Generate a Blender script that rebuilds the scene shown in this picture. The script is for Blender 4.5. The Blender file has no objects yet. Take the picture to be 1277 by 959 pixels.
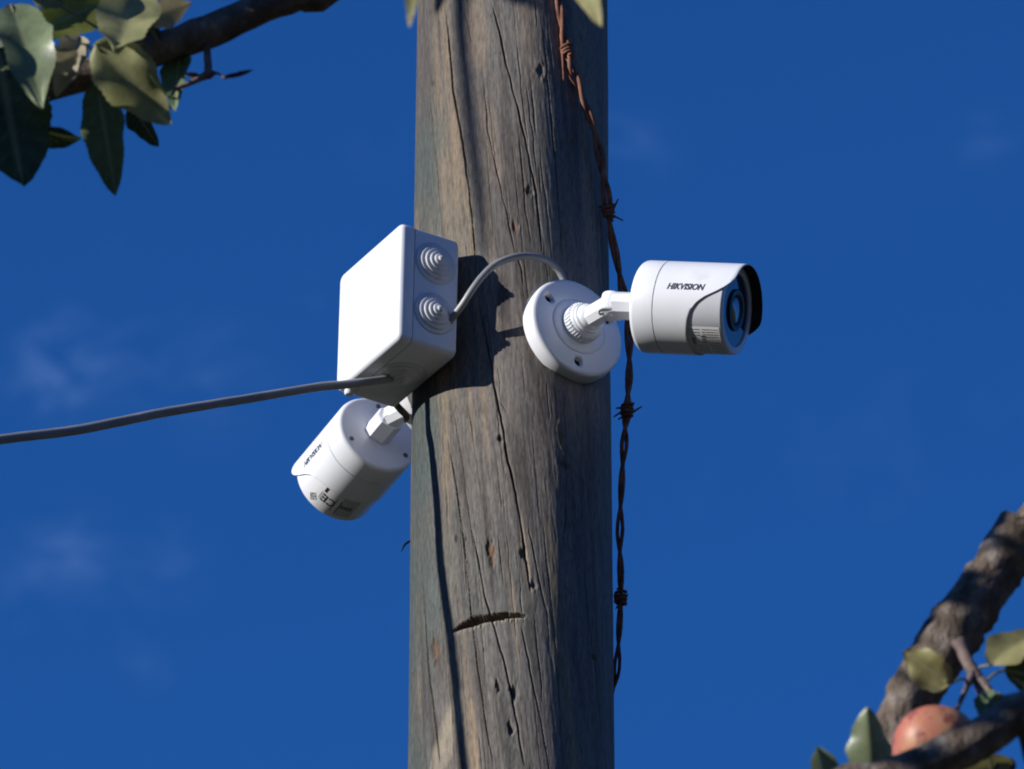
import bpy, bmesh, math, random
import numpy as np
from mathutils import Vector, Matrix
from math import radians, sin, cos, pi, sqrt, atan2

random.seed(7)
rng = np.random.default_rng(11)
scene = bpy.context.scene
col = scene.collection

# ------------------------------------------------------------------ camera
ELEV = radians(32)
DIST = 5.5
LENS = 242.0
CAM = np.array([0.0, -DIST * cos(ELEV), 1.6])
cam_data = bpy.data.cameras.new('camera')
cam = bpy.data.objects.new('camera', cam_data)
col.objects.link(cam)
cam.location = CAM
cam.rotation_euler = (radians(90) + ELEV, 0, 0)
cam_data.sensor_width = 36
cam_data.lens = LENS
cam_data.clip_start = 0.1
cam_data.clip_end = 3000
cam_data.dof.use_dof = True
cam_data.dof.focus_distance = 5.43
cam_data.dof.aperture_fstop = 18
scene.camera = cam

# ------------------------------------------------------------------ sky, sun, exposure
SUN_EL = radians(18.5)
SUN_AZ = radians(23.0)                      # the sun stands to the left, a little on the camera's side
SUN = np.array([-cos(SUN_AZ) * cos(SUN_EL), -sin(SUN_AZ) * cos(SUN_EL), sin(SUN_EL)])
world = bpy.data.worlds.new('World')
scene.world = world
world.use_nodes = True
wn, wl = world.node_tree.nodes, world.node_tree.links
wn.clear()
SKY_STRENGTH = 0.114
sky = wn.new('ShaderNodeTexSky')
sky.sky_type = 'NISHITA'
sky.sun_disc = False
sky.sun_elevation = SUN_EL
sky.sun_rotation = atan2(SUN[0], SUN[1])
sky.altitude = 1500
sky.air_density = 1.0
sky.dust_density = 0.0
sky.ozone_density = 3.0
bg = wn.new('ShaderNodeBackground')
bg.inputs['Strength'].default_value = SKY_STRENGTH
wout = wn.new('ShaderNodeOutputWorld')
wl.new(bg.outputs[0], wout.inputs[0])
sat = wn.new('ShaderNodeHueSaturation')
sat.inputs['Saturation'].default_value = 1.2
wl.new(sky.outputs[0], sat.inputs['Color'])
tint = wn.new('ShaderNodeMix')                # the deep polarised blue of this sky
tint.data_type = 'RGBA'
tint.blend_type = 'MULTIPLY'
tint.inputs['Factor'].default_value = 1.0
tint.inputs[7].default_value = (0.33, 0.63, 1.0, 1)
wl.new(sat.outputs[0], tint.inputs[6])
tc = wn.new('ShaderNodeTexCoord')


def wmath(op, a, b=None):
    n = wn.new('ShaderNodeMath')
    n.operation = op
    for i, v in enumerate((a, b)):
        if v is None:
            continue
        if isinstance(v, (int, float)):
            n.inputs[i].default_value = v
        else:
            wl.new(v, n.inputs[i])
    return n.outputs[0]


# thin wisps of cloud, all over the sky
cn1 = wn.new('ShaderNodeTexNoise')
cn1.inputs['Scale'].default_value = 34
cn1.inputs['Detail'].default_value = 7
cn1.inputs['Roughness'].default_value = 0.6
cn1.inputs['Distortion'].default_value = 0.4
wl.new(tc.outputs['Generated'], cn1.inputs['Vector'])
cn2 = wn.new('ShaderNodeTexNoise')
cn2.inputs['Scale'].default_value = 150
cn2.inputs['Detail'].default_value = 8
cn2.inputs['Roughness'].default_value = 0.62
cn2.inputs['Distortion'].default_value = 0.9
cmap = wn.new('ShaderNodeMapping')
cmap.inputs['Rotation'].default_value = (0, radians(-24), 0)
cmap.inputs['Scale'].default_value = (0.62, 1.0, 1.25)
wl.new(tc.outputs['Generated'], cmap.inputs['Vector'])
wl.new(cmap.outputs[0], cn2.inputs['Vector'])
cloud = wmath('MULTIPLY', wmath('MAXIMUM', wmath('SUBTRACT', cn1.outputs[0], 0.6), 0.0),
              wmath('MAXIMUM', wmath('SUBTRACT', cn2.outputs[0], 0.35), 0.0))
cloud = wmath('MULTIPLY', cloud, 1.5)
CR, CU = np.array([1.0, 0, 0]), np.array([0, -sin(ELEV), cos(ELEV)])
CF = np.array([0, cos(ELEV), sin(ELEV)])
FPX = 1277 * LENS / 36


def ray(px, py):
    return CF + CR * (px - 638.5) / FPX + CU * (479.5 - py) / FPX


for (px, py, rad, amt) in ((66, 462, 42, 1.05), (120, 445, 60, .4), (85, 690, 46, .42), (210, 705, 38, .24), (795, 180, 42, .26),
                           (1232, 172, 36, .2), (262, 465, 60, .26), (180, 835, 26, .2), (20, 745, 34, .16),
                           (390, 375, 30, .14)):
    d = ray(px, py)
    d = d / np.linalg.norm(d)
    dist = wn.new('ShaderNodeVectorMath')
    dist.operation = 'DISTANCE'
    wl.new(tc.outputs['Generated'], dist.inputs[0])
    dist.inputs[1].default_value = d
    fall = wmath('MAXIMUM', wmath('SUBTRACT', 1.0, wmath('DIVIDE', dist.outputs['Value'], rad * 2.1 / FPX)), 0.0)
    fall = wmath('MULTIPLY', fall, fall)
    tex = wmath('MAXIMUM', wmath('SUBTRACT', cn2.outputs[0], 0.43), 0.0)
    cloud = wmath('ADD', cloud, wmath('MULTIPLY', wmath('MULTIPLY', fall, tex), amt * 3.0))
cmix = wn.new('ShaderNodeMix')
cmix.data_type = 'RGBA'
wl.new(wmath('MINIMUM', cloud, 1.0), cmix.inputs['Factor'])
wl.new(tint.outputs[2], cmix.inputs[6])
cmix.inputs[7].default_value = (1.2, 2.1, 4.8, 1)
wl.new(cmix.outputs[2], bg.inputs['Color'])

sun_data = bpy.data.lights.new('sun', 'SUN')
sun_data.energy = 5.0
sun_data.angle = radians(0.53)
sun_data.color = (1.0, 0.965, 0.92)
sun = bpy.data.objects.new('sun', sun_data)
col.objects.link(sun)
sun.rotation_euler = Vector(SUN).to_track_quat('Z', 'Y').to_euler()
sun.location = (-6, -3, 9)

vs = scene.view_settings
vs.view_transform = 'Standard'
vs.look = 'None'
vs.exposure = 0.3
vs.gamma = 1.0
scene.cycles.filter_width = 1.95


# ------------------------------------------------------------------ where a thing of the photograph stands
def at(px, py, Y):
    d = ray(px, py)
    return CAM + d * (Y - CAM[1]) / d[1]


def on_pole(px, py, R=0.080):
    d = ray(px, py)
    a = d[0] ** 2 + d[1] ** 2
    b = 2 * (CAM[0] * d[0] + CAM[1] * d[1])
    c = CAM[0] ** 2 + CAM[1] ** 2 - R * R
    disc = max(b * b - 4 * a * c, 0)
    return CAM + d * (-b - sqrt(disc)) / (2 * a)


# ------------------------------------------------------------------ helpers
def nrm(v):
    v = np.asarray(v, float)
    return v / np.linalg.norm(v)


def link(name, me, mat, parent=None, origin=None):
    o = bpy.data.objects.new(name, me)
    col.objects.link(o)
    mats = mat if isinstance(mat, (list, tuple)) else [mat]
    for m in mats:
        me.materials.append(m)
    if parent is not None:
        o.parent = parent
    return o


class MB:
    """collects rings, grids and solids in world coordinates and links them as one mesh object"""

    def __init__(self, origin=(0, 0, 0)):
        self.v, self.f, self.s, self.m = [], [], [], []
        self.o = np.asarray(origin, float)

    def add(self, verts, faces, smooth=True, mat=0):
        n = len(self.v)
        self.v += [tuple(np.asarray(p, float) - self.o) for p in verts]
        self.f += [tuple(i + n for i in f) for f in faces]
        self.s += [smooth] * len(faces)
        self.m += [mat] * len(faces)

    def loft(self, rings, close=True, cap0=True, cap1=True, smooth=True, mat=0):
        k = len(rings[0])
        vs_ = [p for r_ in rings for p in r_]
        fs = []
        for i in range(len(rings) - 1):
            for j in range(k if close else k - 1):
                a, b = i * k + j, i * k + (j + 1) % k
                fs.append((a, b, b + k, a + k))
        if cap0:
            fs.append(tuple(range(k - 1, -1, -1)))
        if cap1:
            fs.append(tuple((len(rings) - 1) * k + j for j in range(k)))
        self.add(vs_, fs, smooth, mat)

    def lathe(self, prof, c, axis, n=48, mod=None, smooth=True, cap0=True, cap1=True, mat=0):
        """prof: list of (radius, height along axis)"""
        axis = nrm(axis)
        a1 = nrm(np.cross(axis, (0, 0, 1) if abs(axis[2]) < .9 else (1, 0, 0)))
        a2 = np.cross(axis, a1)
        rings = []
        for (r_, h) in prof:
            ring = []
            for j in range(n):
                t = 2 * pi * j / n
                rr = r_ if mod is None else mod(r_, h, t)
                ring.append(np.asarray(c) + axis * h + (a1 * cos(t) + a2 * sin(t)) * rr)
            rings.append(ring)
        self.loft(rings, True, cap0, cap1, smooth, mat)

    def tube(self, pts, rad, n=12, step=0.006, jitter=0.0, squash=None, mat=0, caps=True, seed=0):
        P, R_ = resample(pts, rad, step)
        rg = np.random.default_rng(seed)
        T = np.gradient(P, axis=0)
        T /= np.linalg.norm(T, axis=1)[:, None]
        a = nrm(np.cross(T[0], (0.3, 0.2, 1)))
        rings = []
        ph = rg.uniform(0, 6.28, 6)
        amp = rg.uniform(.4, 1, 6)
        L = 0
        for i in range(len(P)):
            if i:
                L += np.linalg.norm(P[i] - P[i - 1])
            a = nrm(a - T[i] * np.dot(a, T[i]))
            b = np.cross(T[i], a)
            ring = []
            for j in range(n):
                t = 2 * pi * j / n
                rr = R_[i]
                if jitter:
                    w = 0
                    for k in range(6):
                        w += amp[k] * sin(ph[k] + (k % 3 + 1) * t + L / rr * (.35 + .45 * k))
                    rr = rr * (1 + jitter * w / 3 + jitter * .5 * rg.normal())
                ring.append(P[i] + (a * cos(t) + b * sin(t)) * rr)
            rings.append(ring)
        self.loft(rings, True, caps, caps, True, mat)

    def build(self, name, mat, parent=None, sharp=None):
        me = bpy.data.meshes.new(name)
        me.from_pydata([tuple(p) for p in self.v], [], self.f)
        me.polygons.foreach_set('use_smooth', self.s)
        me.polygons.foreach_set('material_index', self.m)
        me.update()
        bm = bmesh.new()
        bm.from_mesh(me)
        bmesh.ops.recalc_face_normals(bm, faces=bm.faces)
        bm.to_mesh(me)
        bm.free()
        if sharp:
            me.set_sharp_from_angle(angle=radians(sharp))
        return link(name, me, mat, parent)


def resample(pts, rad, step):
    pts = np.array([np.asarray(p, float) for p in pts])
    rad = np.full(len(pts), rad, float) if np.isscalar(rad) else np.array(rad, float)
    n = len(pts)
    ext = np.vstack([2 * pts[0] - pts[1], pts, 2 * pts[-1] - pts[-2]])
    P, R_ = [], []
    for i in range(n - 1):
        p0, p1, p2, p3 = ext[i:i + 4]
        m = max(2, int(np.linalg.norm(p2 - p1) / step))
        for k in range(m):
            t = k / m
            P.append(.5 * (2 * p1 + (p2 - p0) * t + (2 * p0 - 5 * p1 + 4 * p2 - p3) * t * t + (3 * p1 - p0 - 3 * p2 + p3) * t ** 3))
            R_.append(rad[i] * (1 - t) + rad[i + 1] * t)
    P.append(pts[-1])
    R_.append(rad[-1])
    return np.array(P), np.array(R_)


def thing(name, label, cat, loc, group=None):
    o = bpy.data.objects.new(name, None)
    o.empty_display_size = .05
    col.objects.link(o)
    o.location = tuple(loc)
    tag(o, label, cat, group)
    return o


def tag(o, label, cat, group=None):
    o['label'] = label
    o['category'] = cat
    if group:
        o['group'] = group
    return o


def vnoise(x, y, seed=0, octaves=1, gain=.5):
    """smooth value noise on numpy arrays, roughly -1..1"""
    x, y = np.broadcast_arrays(np.asarray(x, float), np.asarray(y, float))
    out = np.zeros(x.shape)
    tot, a = 0, 1.0
    for o_ in range(octaves):
        tab = np.random.default_rng(seed * 131 + o_).uniform(-1, 1, (256, 256))
        xf, yf = x * 2 ** o_, y * 2 ** o_
        xi, yi = np.floor(xf).astype(int), np.floor(yf).astype(int)
        u, v = xf - xi, yf - yi
        u, v = u * u * (3 - 2 * u), v * v * (3 - 2 * v)
        g = lambda i, j: tab[(xi + i) % 256, (yi + j) % 256]
        out += a * ((g(0, 0) * (1 - u) + g(1, 0) * u) * (1 - v) + (g(0, 1) * (1 - u) + g(1, 1) * u) * v)
        tot += a
        a *= gain
    return out / tot


# ------------------------------------------------------------------ materials
def material(name, base, rough=.5, spec=.5, **kw):
    m = bpy.data.materials.new(name)
    m.use_nodes = True
    nt = m.node_tree
    p = nt.nodes['Principled BSDF']
    p.inputs['Base Color'].default_value = (*base, 1)
    p.inputs['Roughness'].default_value = rough
    p.inputs['Specular IOR Level'].default_value = spec
    for k, v in kw.items():
        p.inputs[k.replace('_', ' ')].default_value = v
    return m


def noise_node(nt, scale, detail=4, rough=.55, coord='Object', vec_scale=None):
    t = nt.nodes.new('ShaderNodeTexCoord')
    n = nt.nodes.new('ShaderNodeTexNoise')
    n.inputs['Scale'].default_value = scale
    n.inputs['Detail'].default_value = detail
    n.inputs['Roughness'].default_value = rough
    if vec_scale:
        mp = nt.nodes.new('ShaderNodeMapping')
        mp.inputs['Scale'].default_value = vec_scale
        nt.links.new(t.outputs[coord], mp.inputs['Vector'])
        nt.links.new(mp.outputs[0], n.inputs['Vector'])
    else:
        nt.links.new(t.outputs[coord], n.inputs['Vector'])
    return n


def ramp(nt, src, stops):
    r_ = nt.nodes.new('ShaderNodeValToRGB')
    el = r_.color_ramp.elements
    while len(el) < len(stops):
        el.new(.5)
    for e, (p, c) in zip(el, stops):
        e.position = p
        e.color = (*c, 1)
    nt.links.new(src, r_.inputs[0])
    return r_.outputs[0]


def bump(nt, src, strength, dist):
    b = nt.nodes.new('ShaderNodeBump')
    b.inputs['Strength'].default_value = strength
    b.inputs['Distance'].default_value = dist
    nt.links.new(src, b.inputs['Height'])
    nt.links.new(b.outputs[0], nt.nodes['Principled BSDF'].inputs['Normal'])


def mixed(name, stops, scale, rough=.5, spec=.5, bstr=0, bdist=.001, bscale=None, detail=5, vec_scale=None, **kw):
    m = material(name, stops[0][1], rough, spec, **kw)
    nt = m.node_tree
    n = noise_node(nt, scale, detail, vec_scale=vec_scale)
    nt.links.new(ramp(nt, n.outputs[0], stops), nt.nodes['Principled BSDF'].inputs['Base Color'])
    if bstr:
        nb = noise_node(nt, bscale or scale * 4, 6, .6, vec_scale=vec_scale)
        bump(nt, nb.outputs[0], bstr, bdist)
    return m


M = {}
M['white_metal'] = mixed('white_painted_metal', [(.35, (.70, .715, .75)), (.60, (.75, .765, .795)), (.72, (.66, .665, .67)), (.8, (.72, .73, .75))], 22, .33, .5, .02, .0004, 900)
M['white_plastic'] = mixed('white_box_plastic', [(.3, (.62, .64, .69)), (.58, (.69, .705, .74)), (.72, (.58, .585, .60)), (.85, (.64, .65, .67))], 16, .36, .5, .03, .0004, 700)
M['grommet'] = mixed('grey_white_rubber', [(.3, (.52, .52, .54)), (.7, (.60, .60, .61))], 60, .38, .5, .05, .0004, 800)
M['shadow_gap'] = material('seam_gap', (.12, .12, .13), .8)
M['visor_lining'] = material('matt_black_visor_lining', (.012, .012, .015), .6, .3)
M['window'] = material('front_glass', (.03, .048, .085), .07, .7, IOR=1.6)
M['lens_ring'] = material('black_lens_ring', (.012, .013, .016), .35, .4)
M['lens'] = material('lens_glass', (.06, .08, .12), .05, 1.0, IOR=1.9)
M['screw'] = material('screw_steel', (.085, .085, .09), .45, .5)
M['hole_shade_screw'] = material('hole_shade_plug', (.014, .014, .016), .7, .2)
M['print'] = material('black_print', (.02, .02, .025), .5, .3)
M['print_blue'] = material('logo_print', (.025, .03, .05), .45, .3)
M['sticker'] = material('sticker_paper', (.74, .74, .74), .45, .4)
M['grey_cable'] = mixed('grey_cable_sheath', [(.3, (.19, .195, .20)), (.7, (.26, .265, .27))], 45, .42, .5, .08, .0006, 300)
M['black_cable'] = material('black_cable_sheath', (.02, .02, .022), .45)
M['rust'] = mixed('rusty_wire', [(.25, (.085, .042, .03)), (.5, (.21, .095, .062)), (.72, (.32, .165, .11))], 120, .85, .2, .5, .0008, 900)
M['bark'] = mixed('apple_bark', [(.25, (.05, .036, .028)), (.45, (.12, .092, .07)), (.58, (.19, .155, .125)), (.72, (.32, .285, .25))], 70, .9, .2, 1.0, .006, 170, detail=10, vec_scale=(1, 1, .7))
M['twig'] = mixed('twig_bark', [(.3, (.07, .05, .045)), (.6, (.16, .115, .10)), (.8, (.22, .18, .15))], 120, .7, .3, .4, .001, 500)
M['dry'] = mixed('dry_leaf', [(.3, (.045, .028, .022)), (.7, (.11, .06, .04))], 150, .7, .2)
M['petiole'] = material('leaf_stalk', (.16, .15, .07), .6)


def leaf_mat(name, top, under, spot=None, spot_amt=.62, trans=.25, rough=.55, scale=55):
    m = bpy.data.materials.new(name)
    m.use_nodes = True
    nt = m.node_tree
    p = nt.nodes['Principled BSDF']
    p.inputs['Roughness'].default_value = rough
    p.inputs['Specular IOR Level'].default_value = .22 if 'dark' in name else .35
    geo = nt.nodes.new('ShaderNodeNewGeometry')
    n = noise_node(nt, scale, 5, .6)
    a = ramp(nt, n.outputs[0], [(.3, tuple(c * .6 for c in top)), (.55, top), (.75, tuple(min(c * 1.35, 1) for c in top))])
    b = ramp(nt, n.outputs[0], [(.3, tuple(c * .85 for c in under)), (.7, under)])
    mx = nt.nodes.new('ShaderNodeMix')
    mx.data_type = 'RGBA'
    nt.links.new(geo.outputs['Backfacing'], mx.inputs['Factor'])
    nt.links.new(a, mx.inputs[6])
    nt.links.new(b, mx.inputs[7])
    out = mx.outputs[2]
    if spot:
        n2 = noise_node(nt, 38, 4, .65)
        f_ = ramp(nt, n2.outputs[0], [(spot_amt, (0, 0, 0)), (spot_amt + .07, (1, 1, 1))])
        m2 = nt.nodes.new('ShaderNodeMix')
        m2.data_type = 'RGBA'
        nt.links.new(f_, m2.inputs['Factor'])
        nt.links.new(out, m2.inputs[6])
        m2.inputs[7].default_value = (*spot, 1)
        out = m2.outputs[2]
    # veins: the mesh carries a 'vein' value that is 1 on the midrib and side veins
    at_ = nt.nodes.new('ShaderNodeAttribute')
    at_.attribute_name = 'vein'
    m3 = nt.nodes.new('ShaderNodeMix')
    m3.data_type = 'RGBA'
    mul = nt.nodes.new('ShaderNodeMath')
    mul.operation = 'MULTIPLY'
    mul.inputs[1].default_value = .45
    nt.links.new(at_.outputs['Fac'], mul.inputs[0])
    nt.links.new(mul.outputs[0], m3.inputs['Factor'])
    nt.links.new(out, m3.inputs[6])
    m3.inputs[7].default_value = (.30, .32, .18, 1)
    out = m3.outputs[2]
    nt.links.new(out, p.inputs['Base Color'])
    tr = nt.nodes.new('ShaderNodeBsdfTranslucent')
    hs = nt.nodes.new('ShaderNodeHueSaturation')
    hs.inputs['Value'].default_value = 1.4
    hs.inputs['Saturation'].default_value = 1.15
    nt.links.new(out, hs.inputs['Color'])
    nt.links.new(hs.outputs[0], tr.inputs['Color'])
    ms = nt.nodes.new('ShaderNodeMixShader')
    ms.inputs[0].default_value = trans
    nt.links.new(p.outputs[0], ms.inputs[1])
    nt.links.new(tr.outputs[0], ms.inputs[2])
    nt.links.new(ms.outputs[0], nt.nodes['Material Output'].inputs['Surface'])
    nb = noise_node(nt, 160, 4)
    bump(nt, nb.outputs[0], .25, .0012)
    return m


M['leaf_dark'] = leaf_mat('leaf_dark_green', (.042, .06, .022), (.09, .12, .06), (.17, .14, .03), .68, .2)
M['leaf_green'] = leaf_mat('leaf_green', (.085, .135, .06), (.17, .21, .13), (.20, .13, .05), .70, .2)
M['leaf_pale'] = leaf_mat('leaf_pale_underside', (.31, .31, .145), (.33, .33, .18), (.20, .15, .06), .60, .34, .5)
M['leaf_silver'] = leaf_mat('leaf_grey_sheen', (.17, .21, .11), (.26, .29, .20), (.2, .15, .05), .64, .25, .36)
M['leaf_yellow'] = leaf_mat('leaf_yellow', (.32, .29, .12), (.34, .32, .17), (.17, .09, .04), .64, .25, .5)
M['leaf_olive'] = leaf_mat('leaf_olive', (.16, .18, .035), (.17, .19, .08), (.22, .2, .03), .55, .25, .5)
M['leaf_beige'] = leaf_mat('leaf_dry_beige', (.34, .30, .19), (.36, .32, .21), (.2, .13, .07), .66, .2, .6)

# ================================================================== SETTING: the ground
gm = mixed('dry_grass_ground', [(.3, (.032, .036, .026)), (.5, (.048, .05, .036)), (.7, (.075, .07, .05))], 3, .95, .1, .6, .03, 20)
gb = MB()
gb.add([(-1500, -1500, 0), (1500, -1500, 0), (1500, 1500, 0), (-1500, 1500, 0)], [(0, 1, 2, 3)], False)
ground = gb.build('ground', gm)
ground['kind'] = 'structure'
ground['label'] = 'dry grass ground around the foot of the pole'

hb = MB()  # unseen ring added to block fill light from the low sky
NH = 144
hr = np.random.default_rng(77)
prof_h = 150 + 40 * vnoise(np.arange(NH + 1) % NH * .11, np.zeros(NH + 1), 71, 3)
prof_h[-1] = prof_h[0]
rings_h = []
for rad_, k_ in ((380, -.02), (470, .22), (560, .52), (660, .82), (760, 1.0), (900, .9), (1200, .3), (1480, -.02)):
    rings_h.append([(rad_ * cos(2 * pi * j / NH), rad_ * sin(2 * pi * j / NH), prof_h[j] * k_ * (1 + .12 * hr.normal() * (0 < k_))) for j in range(NH)])
hb.loft(rings_h, True, False, False)
hm = mixed('blocker_hillside', [(.3, (.025, .04, .018)), (.5, (.045, .06, .028)), (.7, (.08, .085, .045))], .05, .95, .1, .8, 3, .3)
blocker_hills = hb.build('blocker_hills', hm)
blocker_hills['kind'] = 'structure'
blocker_hills['label'] = 'unseen wooded ridge added to block low sky light'

# ================================================================== WOODEN POLE
# a weathered round pole: dense mesh where the photograph looks, with checks, gouges and a saw cut as real relief
CRACKS = [  # photo polylines (px, py), half width mm, depth mm
    ([(553, 5), (560, 67), (564, 113), (572, 157), (580, 207), (588, 273), (592, 317), (594, 345)], .75, 5),
    ([(613, 0), (623, 40), (633, 87), (647, 143), (660, 200), (667, 243), (675, 317)], .7, 4.5),
    ([(533, 83), (535, 133), (540, 180), (545, 227), (548, 267), (552, 300)], .45, 3),
    ([(603, 100), (608, 160), (620, 213), (632, 267), (643, 317)], .4, 2.5),
    ([(528, 0), (532, 67)], .4, 2.5), ([(543, 0), (547, 50)], .4, 2.5),
    ([(578, 13), (583, 30), (587, 53)], .45, 2.5), ([(523, 213), (528, 287)], .4, 2.5),
    ([(597, 380), (608, 430), (618, 490), (628, 537), (633, 573), (643, 617), (650, 660), (656, 700), (661, 740)], .8, 5.5),
    ([(548, 500), (558, 553), (567, 603), (572, 640), (580, 700), (586, 760), (596, 840), (608, 915), (616, 959)], .5, 3.2),
    ([(563, 507), (576, 580), (583, 639), (592, 690)], .35, 2),
    ([(582, 500), (592, 560), (600, 620)], .35, 2),
    ([(587, 655), (597, 706), (603, 739), (613, 772), (627, 819), (638, 866), (647, 916), (654, 959)], .65, 4.5),
    ([(525, 716), (530, 772), (533, 832), (540, 889), (548, 956)], .75, 5),
    ([(570, 635), (578, 690), (582, 740)], .35, 2),
    ([(657, 649), (670, 722), (680, 766), (684, 820)], .4, 2.5),
    ([(650, 782), (660, 836), (673, 899), (680, 950)], .45, 3),
    ([(727, 700), (733, 772), (743, 839), (753, 940)], .6, 4),
    ([(558, 839), (563, 890), (566, 959)], .35, 2),
    ([(646, 320), (653, 357)], .45, 2.5), ([(700, 487), (704, 590), (700, 690)], .5, 3),
    ([(678, 60), (684, 140), (690, 200), (694, 262), (700, 330)], .5, 3),
    ([(720, 60), (726, 150), (733, 240)], .45, 2.5), ([(712, 480), (722, 560), (730, 660)], .4, 2.5),
    ([(622, 500), (632, 515)], .3, 2), ([(690, 820), (696, 900), (700, 959)], .4, 2.5),
]
GOUGES = [  # px, py, half width px, half height px, depth mm, kind (1 brown exposed wood, 2 dark hole)
    (612, 688, 6, 16, 2.6, 1), (652, 692, 4, 6, 2.6, 2), (664, 733, 4, 4, 2.6, 2), (541, 811, 5, 17, 2.4, 1),
    (641, 864, 5, 8, 4.5, 2), (621, 857, 3, 8, 3.0, 2), (637, 910, 4, 8, 4.0, 2), (624, 547, 4, 4, 3.2, 2),
    (673, 92, 5, 7, 2.0, 2), (659, 241, 5, 6, 2.0, 2), (710, 178, 4, 6, 2.2, 1), (741, 820, 4, 3, 3, 2),
    (701, 583, 6, 7, 3.0, 2),  (568, 671, 2.5, 4, 1.6, 2),
    (580, 671, 2.5, 3, 1.6, 2), (643, 285, 4, 8, 2.0, 1), (697, 548, 3, 10, 2, 1), (537, 104, 3, 4, 2, 2)]


def pole_radius(z):
    return 0.080 - (z - 4.515) * 0.0016


def build_pole():
    z0, z1 = 4.02, 4.97
    fine = np.linspace(radians(-104), radians(104), 620)
    back = np.linspace(radians(104), radians(256), 70)[1:-1]
    th = np.concatenate([fine, back])                 # 0 faces the camera, positive to the right
    zf = np.linspace(z0, z1, 760)
    zs = np.concatenate([np.linspace(-.3, z0, 160)[:-1], zf, np.linspace(z1, 6.6, 90)[1:]])
    TH, Z = np.meshgrid(th, zs)
    S = TH * .08                                      # arc length, metres
    G = S - (Z - 4.5) * -.085                         # grain runs a little aslant: along G = const
    per = 2 * pi * .08
    R_ = pole_radius(Z)
    fineness = np.clip(1 - np.maximum(np.abs(TH) - radians(100), 0) * 8, 0, 1) * ((Z > z0) & (Z < z1))
    # out of round, long flats and a ridge on the shaded side
    disp = .0011 * np.cos(2 * TH + .8 * (Z - 4.4)) + .0008 * np.cos(3 * TH + 1.3 + .9 * Z)
    disp += .0016 * vnoise(np.cos(TH) * 1.8 + 20, Z * 2.2 + np.sin(TH) * 1.8, 3, 2)
    ridge_c = radians(19) + .17 * vnoise(Z * 7, Z * 0 + 3.3, 8, 3)
    disp += np.interp(TH - (ridge_c - radians(19)), [radians(a) for a in (-60, -44, -30, -14, 14, 22, 27, 40, 60)], [0, -.0006, -.0014, -.0008, .0019, .0024, .0021, .0006, 0])
    # long soft grooves, then grain
    disp += .00026 * vnoise(G * 75, Z * 5.5, 5, 2) * fineness
    disp += .00010 * vnoise(G * 330, Z * 22, 6, 2) * fineness
    disp += .00010 * vnoise(G * 800, Z * 70, 7) * fineness
    crack = np.zeros_like(S)
    rim = np.zeros_like(S)

    def carve(zc, sc, w, dep, seed):
        """zc ascending z, sc arc position; w, dep metres"""
        rows = np.where((zs > zc[0]) & (zs < zc[-1]))[0]
        if len(rows) < 3:
            return
        zz = zs[rows]
        c = np.interp(zz, zc, sc) + .0007 * vnoise(zz * 70, zz * 0 + seed, seed, 3)
        tt = (zz - zc[0]) / (zc[-1] - zc[0])
        k = np.clip(np.minimum(tt, 1 - tt) * 7, 0, 1) ** .6 * (.75 + .5 * vnoise(zz * 38, zz * 0, seed + 3, 2))
        ww = w * (.45 + .55 * k)
        q = np.abs(S[rows] - c[:, None]) / ww[:, None]
        prof = np.clip(1.45 - q, 0, 1) * k[:, None]
        disp[rows] -= dep * prof
        crack[rows] = np.maximum(crack[rows], np.clip(1.35 - q, 0, 1) * k[:, None])
        rim[rows] = np.maximum(rim[rows], np.exp(-((q - 2.6) / 1.5) ** 2) * k[:, None])

    def to_sz(px, py):
        p = on_pole(px, py, pole_radius(4.515))
        return atan2(p[0], -p[1]) * .08, p[2]

    for i, (pl, w, d) in enumerate(CRACKS):
        q = sorted([(z, s) for s, z in (to_sz(*p) for p in pl)])
        carve(np.array([a for a, b in q]), np.array([b for a, b in q]), w * .00088, d * .0008, 20 + i)
    for i in range(210):                              # hair checks along the grain
        zc = rng.uniform(z0, z1)
        ln = rng.uniform(.02, .16) * (1.6 if i % 9 == 0 else 1)
        g = rng.uniform(-.125, .125)
        za, zb = max(z0 + .002, zc - ln / 2), min(z1 - .002, zc + ln / 2)
        zz = np.linspace(za, zb, 6)
        carve(zz, g + (zz - 4.5) * -.085 + .0012 * rng.normal(size=6).cumsum() * .3, rng.uniform(.22, .36) * .001, rng.uniform(.35, 1.1) * .001, 200 + i)
    brown = np.zeros_like(S)
    hole = np.zeros_like(S)
    for i, (px, py, a, b, d, kd) in enumerate(GOUGES):
        s, z = to_sz(px, py)
        ca = max(.35, cos(s / .08))
        e = (np.abs((S - s - (Z - z) * -.12) / (a * .00064 / ca)) ** 1.5 + np.abs((Z - z) / (b * .00075 / cos(ELEV))) ** 1.25) ** .75
        e = e + .5 * vnoise(S * 600, Z * 220, 60 + i, 2)
        pr = np.clip(1.25 - e, 0, 1)
        pr = pr * pr * (3 - 2 * pr)
        disp -= d * .0007 * pr
        disp += .0003 * np.exp(-((e - 1.5) / .3) ** 2) * (.5 + vnoise(S * 500, Z * 200, 66 + i))
        (brown if kd == 1 else hole)[:] = np.maximum((brown if kd == 1 else hole), pr)
    # saw cut: a slanted slit with a sloping upper cheek
    (sa, za), (sb, zb) = to_sz(561, 788), to_sz(659, 771)
    tt = (S - sa) / (sb - sa)
    zc = za + (zb - za) * tt
    inside = np.clip(np.minimum(tt, 1 - tt) * 9, 0, 1)
    hgt = .0070 * np.interp(tt, [0, .06, .16, .28, .45, .7, .92, 1], [.05, .3, .72, 1, .95, .72, .35, .05]) * (1 + .22 * vnoise(S * 190, Z * 0, 95, 4, .7))
    up = (Z - zc) / np.maximum(hgt, 1e-5)
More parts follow.
